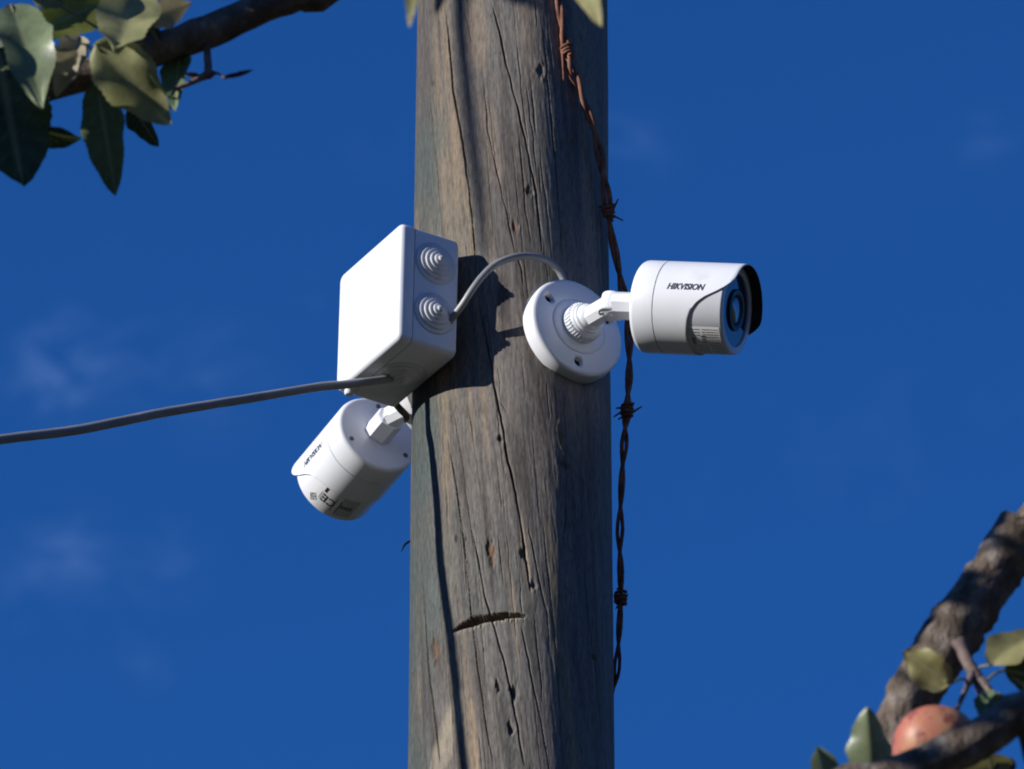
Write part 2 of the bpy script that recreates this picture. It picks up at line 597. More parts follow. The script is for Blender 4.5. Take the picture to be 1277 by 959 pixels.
    cheek = np.where((up > -.12) & (up < 1.0), np.clip(1 - np.maximum(up, 0), 0, 1) ** .4, 0) * inside
    cheek = np.where((tt > 0) & (tt < 1), cheek, 0)
    disp -= .011 * cheek * (1 + .12 * vnoise(S * 500, Z * 500, 91, 2))
    cut = np.clip(cheek * 3, 0, 1)
    lip = np.exp(-((Z - zc + .0026) / .0016) ** 2) * np.clip(np.minimum(tt + .02, 1.02 - tt) * 8, 0, 1) * ((tt > -.02) & (tt < 1.02))
    disp += lip * .0007 * (vnoise(S * 900, Z * 700, 93) > -.1)

    # ---- colour of the wood, its last step evening out the sunlight
    def c(*v):
        return np.array(v)
    n1 = vnoise(G * 60, Z * 2.6, 41, 3)
    n2 = vnoise(G * 210, Z * 13, 42, 3)
    n3 = vnoise(G * 620, Z * 60, 43, 3, .7)
    n4 = vnoise(S * 22 + 5, Z * 7, 44, 3)
    grey, tan, dark, green = c(.172, .153, .135), c(.29, .218, .145), c(.085, .072, .065), c(.115, .14, .128)
    mixf = lambda A, B, k: A * (1 - k[..., None]) + B * k[..., None]
    Cc = np.broadcast_to(grey, S.shape + (3,)).copy()
    Cc = mixf(Cc, tan, np.clip((n1 + .35 * n2 + .3 * vnoise(G * 150, Z * 4, 46, 2)) * 2.6 - .15, 0, 1))
    Cc = mixf(Cc, dark, np.clip(-n1 * 1.5 - n2 * 1.0 - .22, 0, .8))
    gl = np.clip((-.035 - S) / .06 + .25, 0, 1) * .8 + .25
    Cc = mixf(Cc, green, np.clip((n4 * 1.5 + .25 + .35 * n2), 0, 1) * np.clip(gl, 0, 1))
    top = np.clip((Z - 4.62) / .2, 0, 1)
    Cc = mixf(Cc, c(.16, .15, .14), top * .45 * np.clip(.6 + n4, 0, 1))
    n5 = vnoise(G * 1300, Z * 260, 45, 2)
    Cc *= (1 + .24 * n3 + .18 * n2 + .22 * n5)[..., None]
    # darker tone on the right hand side, streaked along the grain
    right_dark = np.clip((S - .028 + .02 * n1 + .010 * vnoise(Z * 9, Z * 0, 47, 2)) / .014, 0, 1)
    Cc = mixf(Cc, c(.10, .092, .086), right_dark * (.45 + .2 * n2))
    # the pale scar low on the left, and rubbed tan patches
    s_, z_ = to_sz(553, 925)
    e = ((S - s_ - (Z - z_) * .35) / .0115) ** 2 + ((Z - z_) / .042) ** 2 + .5 * vnoise(S * 300, Z * 70, 51, 2)
    Cc = mixf(Cc, c(.40, .34, .25), np.clip(1.25 - e, 0, 1) * .8)
    for (px, py, a, b, k) in ((592, 33, .012, .05, .5), (660, 55, .012, .05, .3), (553, 240, .004, .07, .5), (655, 690, .004, .045, .5), (640, 760, .0035, .05, .4), (612, 180, .01, .05, .3)):
        s_, z_ = to_sz(px, py)
        e = ((S - s_ - (Z - z_) * -.09) / a) ** 2 + ((Z - z_) / b) ** 2 + .5 * vnoise(S * 260, Z * 60, 52, 2)
        Cc = mixf(Cc, c(.34, .255, .175), np.clip(1.2 - e, 0, 1) * k)
    Cc = mixf(Cc, c(.34, .28, .2), np.clip(rim, 0, 1) * .15)
    Cc = mixf(Cc, c(.20, .11, .06), brown * .85)
    Cc = mixf(Cc, c(.05, .038, .03), hole * .5)
    Cc = mixf(Cc, c(.055, .042, .034), np.clip(crack * 1.2, 0, 1) * .45)
    Cc = mixf(Cc, c(.075, .055, .042) * 1.0, cut * .9)
    Cc = mixf(Cc, c(.40, .34, .26), np.clip(lip, 0, 1) * .5)
    Cc *= (.47 + .50 * np.clip((S + .085) / .105, 0, 1) + .45 * np.clip((S - .022) / .04, 0, 1))[..., None]      # colour brightened from left to right to even out the sun's falloff
    Cc = np.clip(Cc, .01, .7)

    RR = R_ + disp
    X, Y = RR * np.sin(TH), -RR * np.cos(TH)
    nr, nc = S.shape
    co = np.stack([X, Y, Z], -1).reshape(-1, 3)
    idx = np.arange(nr * nc).reshape(nr, nc)
    nx = np.roll(idx, -1, 1)
    quads = np.stack([idx[:-1], nx[:-1], nx[1:], idx[1:]], -1).reshape(-1, 4)
    me = bpy.data.meshes.new('shaft')
    me.vertices.add(len(co))
    me.vertices.foreach_set('co', co.ravel())
    me.loops.add(quads.size)
    me.loops.foreach_set('vertex_index', quads.ravel().astype(np.int32))
    me.polygons.add(len(quads))
    me.polygons.foreach_set('loop_start', np.arange(0, quads.size, 4, dtype=np.int32))
    me.polygons.foreach_set('use_smooth', np.ones(len(quads), bool))
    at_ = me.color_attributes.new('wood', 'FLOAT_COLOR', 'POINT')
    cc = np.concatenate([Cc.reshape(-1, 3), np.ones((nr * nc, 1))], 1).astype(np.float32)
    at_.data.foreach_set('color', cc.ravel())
    me.update(calc_edges=True)
    m = material('weathered_pole_wood', (.2, .17, .15), .8, .25)
    nt = m.node_tree
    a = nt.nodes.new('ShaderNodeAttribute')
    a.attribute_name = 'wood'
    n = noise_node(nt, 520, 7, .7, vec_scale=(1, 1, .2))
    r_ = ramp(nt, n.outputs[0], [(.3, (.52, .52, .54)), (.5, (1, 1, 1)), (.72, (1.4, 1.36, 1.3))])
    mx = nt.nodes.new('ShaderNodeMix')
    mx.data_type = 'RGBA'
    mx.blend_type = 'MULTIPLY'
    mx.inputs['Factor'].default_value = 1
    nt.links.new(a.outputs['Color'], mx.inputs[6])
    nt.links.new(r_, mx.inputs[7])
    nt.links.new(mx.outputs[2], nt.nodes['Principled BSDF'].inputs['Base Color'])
    bump(nt, n.outputs[0], .4, .0010)
    root = thing('wooden_pole', 'weathered grey wooden pole with long cracks and a slanted saw cut', 'pole', (0, 0, 0))
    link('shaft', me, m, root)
    tb = MB()
    tb.lathe([(.078, 6.58), (.076, 6.604), (.04, 6.612), (.002, 6.614)], (0, 0, 0), (0, 0, 1), 40)
    tb.build('end_grain', m, root)
    sp = MB()
    p = on_pole(507, 668)
    p = np.array([-.079, .002, at(509, 672, 0)[2]])
    sp.tube([p + [.003, 0, .003], p, at(505, 679, .0), at(500.5, 688, -.002)], [.0012, .0011, .0009, .0003], 6, .002)
    sp.build('splinter', m, root)
    return root


build_pole()

# ================================================================== JUNCTION BOX
BOX_A = radians(31)
bn = np.array([-cos(BOX_A), -sin(BOX_A), 0])          # out of the pole, towards the lid
bt = np.array([sin(BOX_A), -cos(BOX_A), 0])           # towards the camera along the box's width
bz = np.array([0, 0, 1.0])
_r = radians(1.8)                                     # the box hangs slightly askew
bt, bz = bt * cos(_r) - bz * sin(_r), bz * cos(_r) + bt * sin(_r)
BOX_C = bn * .0795 + np.array([0, 0, 4.5445])         # middle of its back
BW, BH, BD = .100, .1075, .0535


def box_pt(a, b, h):
    return BOX_C + bt * a + bz * b + bn * h


def rrect(w, h, r_, z, seg=7):
    out = []
    for k, (sx, sy) in enumerate(((1, 1), (-1, 1), (-1, -1), (1, -1))):
        for i in range(seg + 1):
            t = pi / 2 * (k + i / seg)
            out.append(box_pt(sx * (w / 2 - r_) + r_ * cos(t), sy * (h / 2 - r_) + r_ * sin(t), z))
    return out


def build_box():
    root = thing('junction_box', 'white square junction box with stepped round grommets on the pole', 'junction box', BOX_C)
    o = root.location
    b = MB(o)
    rings = [rrect(BW - .004, BH - .004, .005, 0), rrect(BW - .0008, BH - .0008, .0055, .0016), rrect(BW, BH, .006, .0035),
             rrect(BW, BH, .006, .0405)]
    b.loft(rings)
    b.build('box_body', M['white_plastic'], root, 40)
    g = MB(o)
    g.loft([rrect(BW - .0016, BH - .0016, .006, .0404), rrect(BW - .0016, BH - .0016, .006, .0415)])
    g.build('seal', M['shadow_gap'], root)
    l = MB(o)
    rings = [rrect(BW + .0004, BH + .0004, .006, .0413), rrect(BW + .0006, BH + .0006, .006, .0418)]
    for i in range(7):
        t = pi / 2 * i / 6
        ins = .0042 * (1 - cos(t))
        rings.append(rrect(BW - 2 * ins + .0006, BH - 2 * ins + .0006, .006 - ins * .3, .0493 + .0042 * sin(t)))
    l.loft(rings)
    l.build('lid', M['white_plastic'], root, 40)
    # lug under the lid's far lower corner
    c = MB(o)
    c.lathe([(.0040, 0), (.0040, .004), (.003, .0055)], box_pt(-BW / 2 + .009, -BH / 2 + .001, .0455), -bz, 20)
    c.build('lid_lug', M['white_plastic'], root, 40)
    prof = [(.0185, -.001), (.0185, .0008), (.0178, .0018), (.0152, .0022), (.0148, .0026), (.0146, .0046), (.0140, .0052), (.0118, .0054), (.0115, .0058),
            (.0113, .0078), (.0107, .0084), (.0086, .0086), (.0083, .0090), (.0081, .0110), (.0075, .0116), (.0056, .0118), (.0053, .0122),
            (.0051, .0142), (.0045, .0148), (.0030, .0150), (.0027, .0154), (.0025, .0172), (.0016, .0182), (.0004, .0185)]
    hh = .0215
    for (a, bb, ax) in ((BW / 2, .0245, 1), (BW / 2, -.0215, 1), (-BW / 2, .0245, -1), (-BW / 2, -.0215, -1)):
        gb_ = MB(o)
        gb_.lathe([(r_, h * .62 if h > 0 else h) for r_, h in prof], box_pt(a, bb, hh), bt * ax, 40)
        gb_.build('grommet', M['grommet'], root, 35)
    for (s,) in ((-1,), (1,)):
        gb_ = MB(o)
        gb_.lathe([(r_, h * .5 if h > 0 else h) for r_, h in prof], box_pt(.004, s * BH / 2, hh), bz * s, 40)
        gb_.build('grommet', M['grommet'], root, 35)
    return root


build_box()

# ================================================================== CABLES
def cable(name, pts, rad, mat, label, seed, step=.004, n=14, jit=.02):
    pts = [np.asarray(p, float) for p in pts]
    m = MB(pts[0])
    m.tube(pts, rad, n, step, jit, seed=seed)
    o = m.build(name, mat)
    o.location = tuple(pts[0])
    tag(o, label, 'cable')
    return o


# the long cable leaves the lower grommet towards the sun side: its shadow is the line down the pole
g0 = box_pt(.004, -BH / 2 - .006, .0215)
cable('cable', [g0 + bn * .005 - bt * .007 + bz * .005, g0 + bn * .015 - bt * .006 - bz * .001, (-.135, -.073, 4.4685), (-.150, -.0835, 4.4605), (-.206, -.1145, 4.430), (-.264, -.1435, 4.4005), (-.304, -.1655, 4.377),
                (-.336, -.184, 4.358), (-.387, -.2105, 4.334), (-.432, -.233, 4.311), (-.60, -.317, 4.235), (-1.1, -.55, 4.10), (-2.2, -1.1, 3.95), (-4, -2.0, 4.05)],
      [.0034, .0034, .0035, .0035, .0036, .0037, .0038, .0038, .0038, .0038, .0038, .0038, .0038, .0038], M['grey_cable'],
      'long grey cable sagging from the bottom of the box off to the left', 3, .007, 14, .035)


def lift(px, py, off):
    return at(px, py, on_pole(px, py)[1] - off)


def mount_frame(th, z):
    n = np.array([sin(th), -cos(th), 0])
    return n, np.array([cos(th), sin(th), 0]), n * .0795 + np.array([0, 0, z])


TH1, Z1 = radians(33.5), 4.519
n1_, t1_, c1_ = mount_frame(TH1, Z1)
lg = box_pt(BW / 2 + .003, -.0235, .0085)
cable('cable', [lg - bt * .004 - bz * .002, at(576, 381, -.0985), at(589, 361, -.105), at(603, 343, -.107), at(620, 328.5, -.106), at(648, 319.5, -.0995),
                at(674, 322, -.090), at(691, 331, -.081), at(702, 348, -.0745), at(708, 376, -.0715)],
      .0029, M['grey_cable'], 'short grey cable arching from the side of the box to the right camera', 5)


# ================================================================== BULLET CAMERAS
BR = .0365                                           # radius of the body


def text_mesh(txt, size, shear=0.0, offset=0.0, space=1.0):
    cu = bpy.data.curves.new('lettering', 'FONT')
    cu.body = txt
    cu.size = size
    cu.shear = shear
    cu.offset = offset
    cu.space_character = space
    cu.align_x = 'CENTER'
    cu.align_y = 'CENTER'
    cu.resolution_u = 3
    o = bpy.data.objects.new('lettering', cu)
    col.objects.link(o)
    dg = bpy.context.evaluated_depsgraph_get()
    me = bpy.data.meshes.new_from_object(o.evaluated_get(dg))
    v = np.array([tuple(p.co) for p in me.vertices])
    f_ = [tuple(p.vertices) for p in me.polygons]
    bpy.data.objects.remove(o)
    bpy.data.curves.remove(cu)
    bpy.data.meshes.remove(me)
    return v, f_


def build_camera(label, th, z, arm_up, axis, bar_len, arm_len, label_phi, sticker_kind, roll=0.0, screw_phi=(40, 130, 220, 310)):
    n, t, mc = mount_frame(th, z)
    axis = nrm(axis)
    root = thing('security_camera', label, 'camera', mc, 'security cameras on the pole')
    o = np.array(root.location)
    W_ = M['white_metal']
    # --- mount: a disc on the pole with three recessed screw holes
    m = MB(o)
    m.lathe([(.0405, .0), (.0428, .0008), (.0432, .004), (.0431, .0115), (.0426, .0134), (.0414, .0146), (.0396, .0151), (.0256, .0156), (.0250, .0156),
             (.0246, .0147), (.0240, .0147), (.0236, .0158), (.0225, .0164), (.0160, .0170)], mc, n, 96)
    base = m.build('mount_base', W_, root, 32)
    cutter = MB(o)
    spots = []
    for a in (148, 270, 30):
        p = mc + (t * cos(radians(a)) + np.array([0, 0, 1]) * sin(radians(a))) * .0325
        spots.append(p)
        cutter.lathe([(.0041, .0015), (.0041, .02)], p, n, 28)
    co_ = cutter.build('cutter', W_)
    co_.parent = root
    bpy.context.view_layer.update()
    md = base.modifiers.new('holes', 'BOOLEAN')
    md.operation = 'DIFFERENCE'
    md.solver = 'EXACT'
    md.object = co_
    me2 = bpy.data.meshes.new_from_object(base.evaluated_get(bpy.context.evaluated_depsgraph_get()))
    base.modifiers.clear()
    base.data = me2
    base.data.materials.clear()
    base.data.materials.append(W_)
    bpy.data.objects.remove(co_)
    for p in spots:
        s = MB(o)
        s.lathe([(.0040, .001), (.0040, .0108), (.0030, .0116), (.0004, .0119)], p, n, 20)
        s.build('screw', M['hole_shade_screw'], base, 40)  # near-black screw plugs stand in for the shade inside the holes
    # --- knurled collar and ball
    k = MB(o)

    def knurl(r_, h, tt):
        if .0205 < h < .0262:
            return r_ + (.0007 if sin(tt * 36) > 0 else -.0004)
        return r_
    k.lathe([(.0158, .0165), (.0162, .0175), (.0162, .0200), (.0156, .0206), (.0156, .0210), (.0156, .0258), (.0150, .0264), (.0146, .0275), (.0138, .0285),
             (.0133, .0286), (.0133, .0305), (.0126, .0315)], mc, n, 288, knurl)
    k.build('collar', W_, root, 30)
    bl = MB(o)
    bl.lathe([(.0122 * cos(a), .0295 + .0105 * sin(a)) for a in np.linspace(0, pi / 2 - .02, 9)], mc, n, 40)
    bl.build('ball_joint', W_, root)
    # --- first arm: chamfered square bar
    ad = nrm(n * cos(arm_up) + np.array([0, 0, 1]) * sin(arm_up))
    P0 = mc + n * .0285
    J = P0 + ad * bar_len

    def bar(mb, A, B, up, w, h, ch, mat=0, bev=.0006):
        d = nrm(B - A)
        up = nrm(up - d * np.dot(up, d))
        sd = np.cross(d, up)

        def ring(c_, k_):
            ww, hh = w / 2 - k_, h / 2 - k_
            return [c_ + sd * x + up * y for x, y in ((ww - ch, hh), (-ww + ch, hh), (-ww, hh - ch), (-ww, -hh + ch), (-ww + ch, -hh), (ww - ch, -hh), (ww, -hh + ch), (ww, hh - ch))]
        mb.loft([ring(A, bev), ring(A + d * bev, 0), ring(B - d * bev, 0), ring(B, bev)], smooth=False)

    zz = np.array([0, 0, 1.0])
    b = MB(o)
    bar(b, P0 + ad * .003, J + ad * .003, zz, .0165, .0175, .0045)
    b.build('arm', W_, root)
    # --- hinge: pin and fork cheeks
    pin = nrm(np.cross(ad, axis))
    h = MB(o)
    h.lathe([(.0082, -.0086), (.0090, -.0078), (.0090, .0078), (.0082, .0086)], J, pin, 32) if sticker_kind == 1 else h.lathe([(.0066, -.0070), (.0070, -.0066), (.0070, .0066), (.0066, .0070)], J, pin, 32)
    for sgn in ((-1, 1) if sticker_kind == 1 else ()):
        a_ = J + pin * sgn * .0080
        bar(h, a_ - ad * .006, a_ + axis * .008, pin, .0140, .0024, .0006)
    hinge = h.build('hinge', W_, root, 40)
    hs = MB(o)
    hs.lathe([(.0034, .0070), (.0034, .0094), (.0026, .0098), (.0003, .0099)], J, pin, 20)
    hs.lathe([(.0034, -.0070), (.0034, -.0094), (.0026, -.0098), (.0003, -.0099)], J, pin, 20)
    if sticker_kind == 1:
        hs.build('hinge_screw', W_, hinge, 40)
    # --- second arm into the back of the body
    rc = J + axis * arm_len                          # middle of the rear face
    b = MB(o)
    bar(b, J + axis * .0035, rc + axis * .001, pin, .0225, .0185, .0055)
    b.build('arm', W_, root)
    # --- body
    up = nrm(zz - axis * np.dot(zz, axis))
    sd = np.cross(axis, up)                          # phi measured from up towards sd * side
    side = 1.0
    up, sd = up * cos(roll) + sd * sin(roll), sd * cos(roll) - up * sin(roll)

    def cyl(phi, r_, uu):
        return rc + axis * uu + (up * cos(phi) + sd * sin(phi)) * r_

    N = 160

    def ring(r_, uu):
        return [cyl(2 * pi * j / N, r_, uu) for j in range(N)]
    b = MB(o)
    b.loft([ring(.006, .0), ring(.0325, .0), ring(.0336, .0001), ring(.0346, .0005), ring(.0355, .0013), ring(.0361, .0024), ring(BR, .0040), ring(BR, .0197), ring(.0363, .01995),
            ring(.0352, .0200), ring(.0350, .0206), ring(.0350, .0755), ring(.0346, .0764), ring(.0340, .0768), ring(.0292, .0769), ring(.0288, .0766), ring(.0286, .0752)])
    body = b.build('body', W_, root, 35)
    for a in screw_phi:
        s = MB(o)
        s.lathe([(.0021, -.0006), (.0021, .0006), (.0016, .0009), (.0003, .0010)], cyl(radians(a), .0285, 0), -axis, 20)
        s.build('screw', M['screw'], body, 40)
    # --- sleeve that runs out into the sun visor
    A_ = [0, 70, 78, 84, 90, 97, 104, 112, 122, 134, 156, 180]
    U_ = [.0850, .0850, .0843, .0818, .0782, .0715, .0630, .0565, .0520, .0495, .0475, .0470]
    phis = [2 * pi * j / 288 for j in range(288)]
    ends = []
    for ph in phis:
        a = abs((math.degrees(ph) + 180) % 360 - 180)
        ends.append(np.interp(a, A_, U_))
    ends = np.array(ends)
    for _ in range(3):
        ends = (np.roll(ends, 1) + 2 * ends + np.roll(ends, -1)) / 4
    e = MB(o)
    u0 = .0204
    rows_out = [[cyl(p, .0361, u0) for p in phis], [cyl(p, BR, u0 + .0003) for p in phis]]
    for f_ in np.linspace(.05, 1, 22):
        rows_out.append([cyl(p, BR, u0 + (en - .0004 - u0) * f_) for p, en in zip(phis, ends)])
    rows_out.append([cyl(p, BR - .0004, en) for p, en in zip(phis, ends)])
    rows_out.append([cyl(p, BR - .0009, en) for p, en in zip(phis, ends)])
    e.loft(rows_out, True, False, False)
    rows_in = [[cyl(p, BR - .0009, en) for p, en in zip(phis, ends)]]
    for f_ in np.linspace(1, 0, 16):
        rows_in.append([cyl(p, BR - .0012, u0 + (en - .0006 - u0) * f_) for p, en in zip(phis, ends)])
    e.loft(rows_in, True, False, False, mat=1)
    visor = e.build('sun_visor', [W_, M['visor_lining']], root, 50)
    # --- front: glass, lens ring, lens, lamps
    w = MB(o)
    w.loft([ring(.0287, .0740), ring(.0287, .0752), ring(.0284, .0755)])
    win = w.build('front_window', M['window'], root, 40)
    c_ = rc + axis * .0755
    q = MB(o)
    q.lathe([(.0165, -.001), (.0165, .0012), (.0158, .0018), (.0125, .0018), (.0108, .0006), (.0105, .0001)], c_, axis, 64, cap1=False)
    q.build('lens_ring', M['lens_ring'], win, 40)
    q = MB(o)
    q.lathe([(.0106, -.0006)] + [(.0104 * cos(a), .0002 + .0022 * sin(a)) for a in np.linspace(0, pi / 2 - .03, 8)], c_, axis, 48)
    q.build('lens', M['lens'], win)
    # --- print: logo on both flanks, rating label near the front underneath
    rr = BR + .00012

    def wrap(v, f_, phi0, uc, flip, r_=rr):
        out = []
        for x, y, _ in v:
            out.append(cyl(phi0 - flip * y / BR, r_, uc + flip * x))
        return out
    tv, tf = text_mesh('HIKVISION', .0073, .28, .00020, .99)
    wd = tv[:, 0].max() - tv[:, 0].min()
    tv = tv * np.array([.0312 / wd, 1, 1])
    for sg in (1, -1):
        # sd points to which flank: reading left to right seen from outside
        lt = MB(o)
        lt.add(wrap(tv, tf, sg * radians(93), .0455, sg), tf, False)
        lt.add(wrap(tv, tf, sg * radians(93), .0455 + .00028, sg, rr + .00003), tf, False)
        lt.build('lettering', M['print_blue'], visor)

    def patch(mb, pa, pb, ua, ub, r_, k=10, mat=0):
        vv = [cyl(radians(pa + (pb - pa) * i / k), r_, u_) for u_ in (ua, ub) for i in range(k + 1)]
        mb.add(vv, [(i, i + 1, i + k + 2, i + k + 1) for i in range(k)], True, mat)
    st = MB(o)
    rs = .0350 + .00015
    p0, p1, ua, ub = label_phi
    patch(st, p0, p1, ua, ub, rs, 24)
    stick = st.build('rating_label', M['sticker'], body)
    stick['label'] = 'white printed rating label'
    pr = MB(o)
    rp = rs + .00012
    rg = random.Random(5 + sticker_kind)
    sgn = 1 if p1 > p0 else -1
    span = abs(p1 - p0)

    def bits(f0, f1, lines, u_lo, u_hi, hgt, lo=.6, hi=2.4):
        """rows of tiny dashes that stand for print too small to read"""
        for i in range(lines):
            f_ = f0 + (f1 - f0) * i / max(lines - 1, 1)
            a = p0 + sgn * span * f_
            x = u_lo
            while x < u_hi - .0006:
                l_ = rg.uniform(lo, hi) * .001
                l_ = min(l_, u_hi - x)
                patch(pr, a, a + sgn * hgt, x, x + l_, rp, 1)
                x += l_ + rg.uniform(.3, .7) * .001
    U0, U1 = ua + .001, ub - .001
    if sticker_kind == 1:
        bits(.06, .20, 3, U0, U0 + .009, 1.0)
        bits(.06, .24, 4, U0 + .011, U1, .9)
        for i in range(7):
            patch(pr, p0 + sgn * (span * .26 + i * 1.9), p0 + sgn * (span * .26 + i * 1.9 + (1.2 if i % 2 else .7)), U0 + .001, U0 + .0045, rp, 1)
            patch(pr, p0 + sgn * (span * .22 + i * 1.7), p0 + sgn * (span * .22 + i * 1.7 + (.6 if i % 3 else 1.1)), U0 + .0095, U0 + .0135, rp, 1)
        bits(.32, .9, 8, U0 + .0155, U1, .9)
        bits(.5, .9, 6, U0, U0 + .013, .9)
        pr.build('small_print', M['print'], stick)
    else:
        def place(txt, size, f_, uc, rot, off=.00012):
            v, ff = text_mesh(txt, size, 0, off)
            vv = []
            for x, y, _ in v:
                xr, yr = x * cos(rot) - y * sin(rot), x * sin(rot) + y * cos(rot)
                vv.append(cyl(radians(p0 + sgn * span * f_) + sgn * xr / .0350, rp, uc + yr))
            pr.add(vv, ff, False)
        um = (ua + ub) / 2
        # rhombus mark, standing bars, CE, then rows of print
        a0 = p0 + sgn * span * .12
        for (da, du) in ((0, 1), (1, 0), (0, -1), (-1, 0)):
            pass
        cs = [(-6.5, 0), (0, .0047), (6.5, 0), (0, -.0047)]
        uc = ub - .0068
        for i in range(4):
            (x0, y0), (x1, y1) = cs[i], cs[(i + 1) % 4]
            k_ = .80
            pr.add([cyl(radians(a0 + x0), rp, uc + y0), cyl(radians(a0 + x1), rp, uc + y1), cyl(radians(a0 + x1 * k_), rp, uc + y1 * k_), cyl(radians(a0 + x0 * k_), rp, uc + y0 * k_)], [(0, 1, 2, 3)], False)
        for i, (x0, l_) in enumerate(((-2.2, .0042), (.2, .0050), (2.4, .0034))):
            patch(pr, a0 + x0, a0 + x0 + 1.0, uc - l_ / 2, uc + l_ / 2, rp, 1)
        patch(pr, p0 + sgn * span * .22, p0 + sgn * span * .28, ua + .0015, ua + .0075, rp, 2)
        bits(.20, .27, 3, ua + .009, ub - .010, .9, .8, 1.5)
        place('CE', .0112, .40, um + .0005, pi)
        bits(.52, .62, 2, U0 + .006, U1 - .004, 1.3)
        bits(.64, .95, 9, U0 + .001, U1 - .002, 1.0)
        for i in range(9):
            patch(pr, p0 + sgn * (span * .66 + i * 2.0), p0 + sgn * (span * .66 + i * 2.0 + (1.3 if i % 2 else .8)), um - .003, um + .0012, rp, 1)
        pr.build('small_print', M['print'], stick)
    return root, J, rc


CAM1_AXIS = (.924, -.300, -.235)
build_camera('white bullet security camera on the right, logo visible and lens facing right', TH1, Z1, radians(-8), CAM1_AXIS, .0330, .0285,
             (143, 203, .0480, .0745), 1)
CAM2_AXIS = (-.482, .866, -.122)
TH2, Z2 = radians(-133), 4.541
build_camera('white bullet security camera below the junction box, seen from behind', TH2, Z2, radians(0), CAM2_AXIS, .024, .026,
             (-126, -196, .0475, .0750), 2, 0.0, (3, 121, 242))
n2_, t2_, c2_ = mount_frame(TH2, Z2)
k0 = box_pt(-BW / 2 - .003, -.022, .012)
cable('cable', [k0, k0 - bt * .008 + np.array([0, 0, -.006]), at(486, 494, .022), at(496, 507, .026), at(506, 517, .034), at(513, 524, .05), c2_ + n2_ * .004 + np.array([.02, 0, -.02])], .0029, M['black_cable'],
      'short black cable between the box and the camera below it', 9)

# ================================================================== BARBED WIRE
def build_wire():
    pth = [((690, -60), -.0785), ((693, -25), -.0765), ((698, 10), -.0745), ((702, 38), -.0725), ((708, 68), -.0705), ((718, 100), -.066), ((733, 140), -.059), ((743, 170), -.053), ((750, 205), -.047),
           ((756, 240), -.040), ((759, 264), -.036), ((763, 295), -.026), ((770, 328), -.016), ((777, 365), -.008), ((783, 405), 0), ((785, 440), .004), ((784, 480), .006), ((782, 512), .008),
           ((778, 560), .010), ((775, 610), .013), ((773, 670), .016), ((774, 710), .018), ((774, 746), .019), ((772, 790), .022), ((770, 825), .030), ((767, 850), .042), ((757, 880), .060), ((740, 920), .074)]
    pts = [at(p[0], p[1], y - (.004 if p[1] < 255 else 0)) for p, y in pth]
    pts = [(0.02, -.0815, 5.6), (.012, -.0818, 5.25)] + pts + [(.02, .082, 3.7), (-.05, .07, 3.4)]
    P, _ = resample(pts, .001, .0025)
    root = thing('barbed_wire', 'rusty twisted barbed wire hanging down the right side of the pole', 'barbed wire', P[60])
    o = np.array(root.location)
    T = np.gradient(P, axis=0)
    T /= np.linalg.norm(T, axis=1)[:, None]
    a = nrm(np.cross(T[0], (0, 1, .2)))
    L = 0
    s1, s2 = [], []
    fr = []
    for i in range(len(P)):
        if i:
            L += np.linalg.norm(P[i] - P[i - 1])
        a = nrm(a - T[i] * np.dot(a, T[i]))
        b = np.cross(T[i], a)
        fr.append((a.copy(), b))
        ph = L / .072 * 2 * pi + .6 * sin(L * 22)
        off = (a * cos(ph) + b * sin(ph)) * (float(np.interp(P[i][2], [4.3, 4.62], [.0014, .0021])) + .0005 * sin(L * 61))
        s1.append(P[i] + off)
        s2.append(P[i] - off)
    for s in (s1, s2):
        m = MB(o)
        m.tube(s[::2], list(np.interp([p[2] for p in s[::2]], [4.3, 4.62], [.00145, .0019])), 8, .005, .06, seed=4)
        m.build('strand', M['rust'], root)
    rg = np.random.default_rng(3)
    for (px, py), ends in (((708, 68), [(-14, -8), (5, -14), (-5, 32), (9, 6)]), ((759, 264), [(-23, -4), (12, -16), (18, 11), (6, 12)]), ((782, 511), [(-17, 9), (18, -4), (-14, -2), (-11, 12)]), ((774, 746), [(-5, -12), (9, -5), (7, 9), (-6, 13)])):
        y = np.interp(py, [p[1] for p, _ in pth], [q for _, q in pth])
        c = at(px, py, y)
        i = int(np.argmin(np.linalg.norm(P - c, axis=1)))
        a, b = fr[i]
        mb = MB(o)
        for w in range(2):
            hel = []
            sg = 1 if w else -1
            e0, e1 = ends[2 * w], ends[2 * w + 1]
            p0 = at(px + e0[0], py + e0[1], y - .004 * sg)
            p1 = at(px + e1[0], py + e1[1], y + .003 * sg)
            k = np.linspace(0, 1, 22)
            for q in k:
                ph = q * 2 * pi * 1.8 + w * 2.4
                hel.append(P[i] + T[i] * ((q - .5) * .006 + (w - .5) * .004) + (a * cos(ph) + b * sin(ph)) * .0042)
            mb.tube([p0] + hel + [p1], [.0006] + [.0013] * 22 + [.0006], 7, .0015, .05, seed=w)
        mb.build('barb', M['rust'], root)


build_wire()

# ================================================================== APPLE TREE in front of the pole
TREE = np.array([.12, -.90, 0.0])
tree = thing('apple_tree', 'apple tree with dark bare branches and a few green and yellowing leaves beside the pole', 'tree', TREE)


def wood(name, pts, rad, mat, n=18, step=.012, jit=.09, seed=0):
    m = MB(TREE)
    m.tube(pts, rad, n, step, jit, seed=seed)
    return m.build(name, mat, tree)


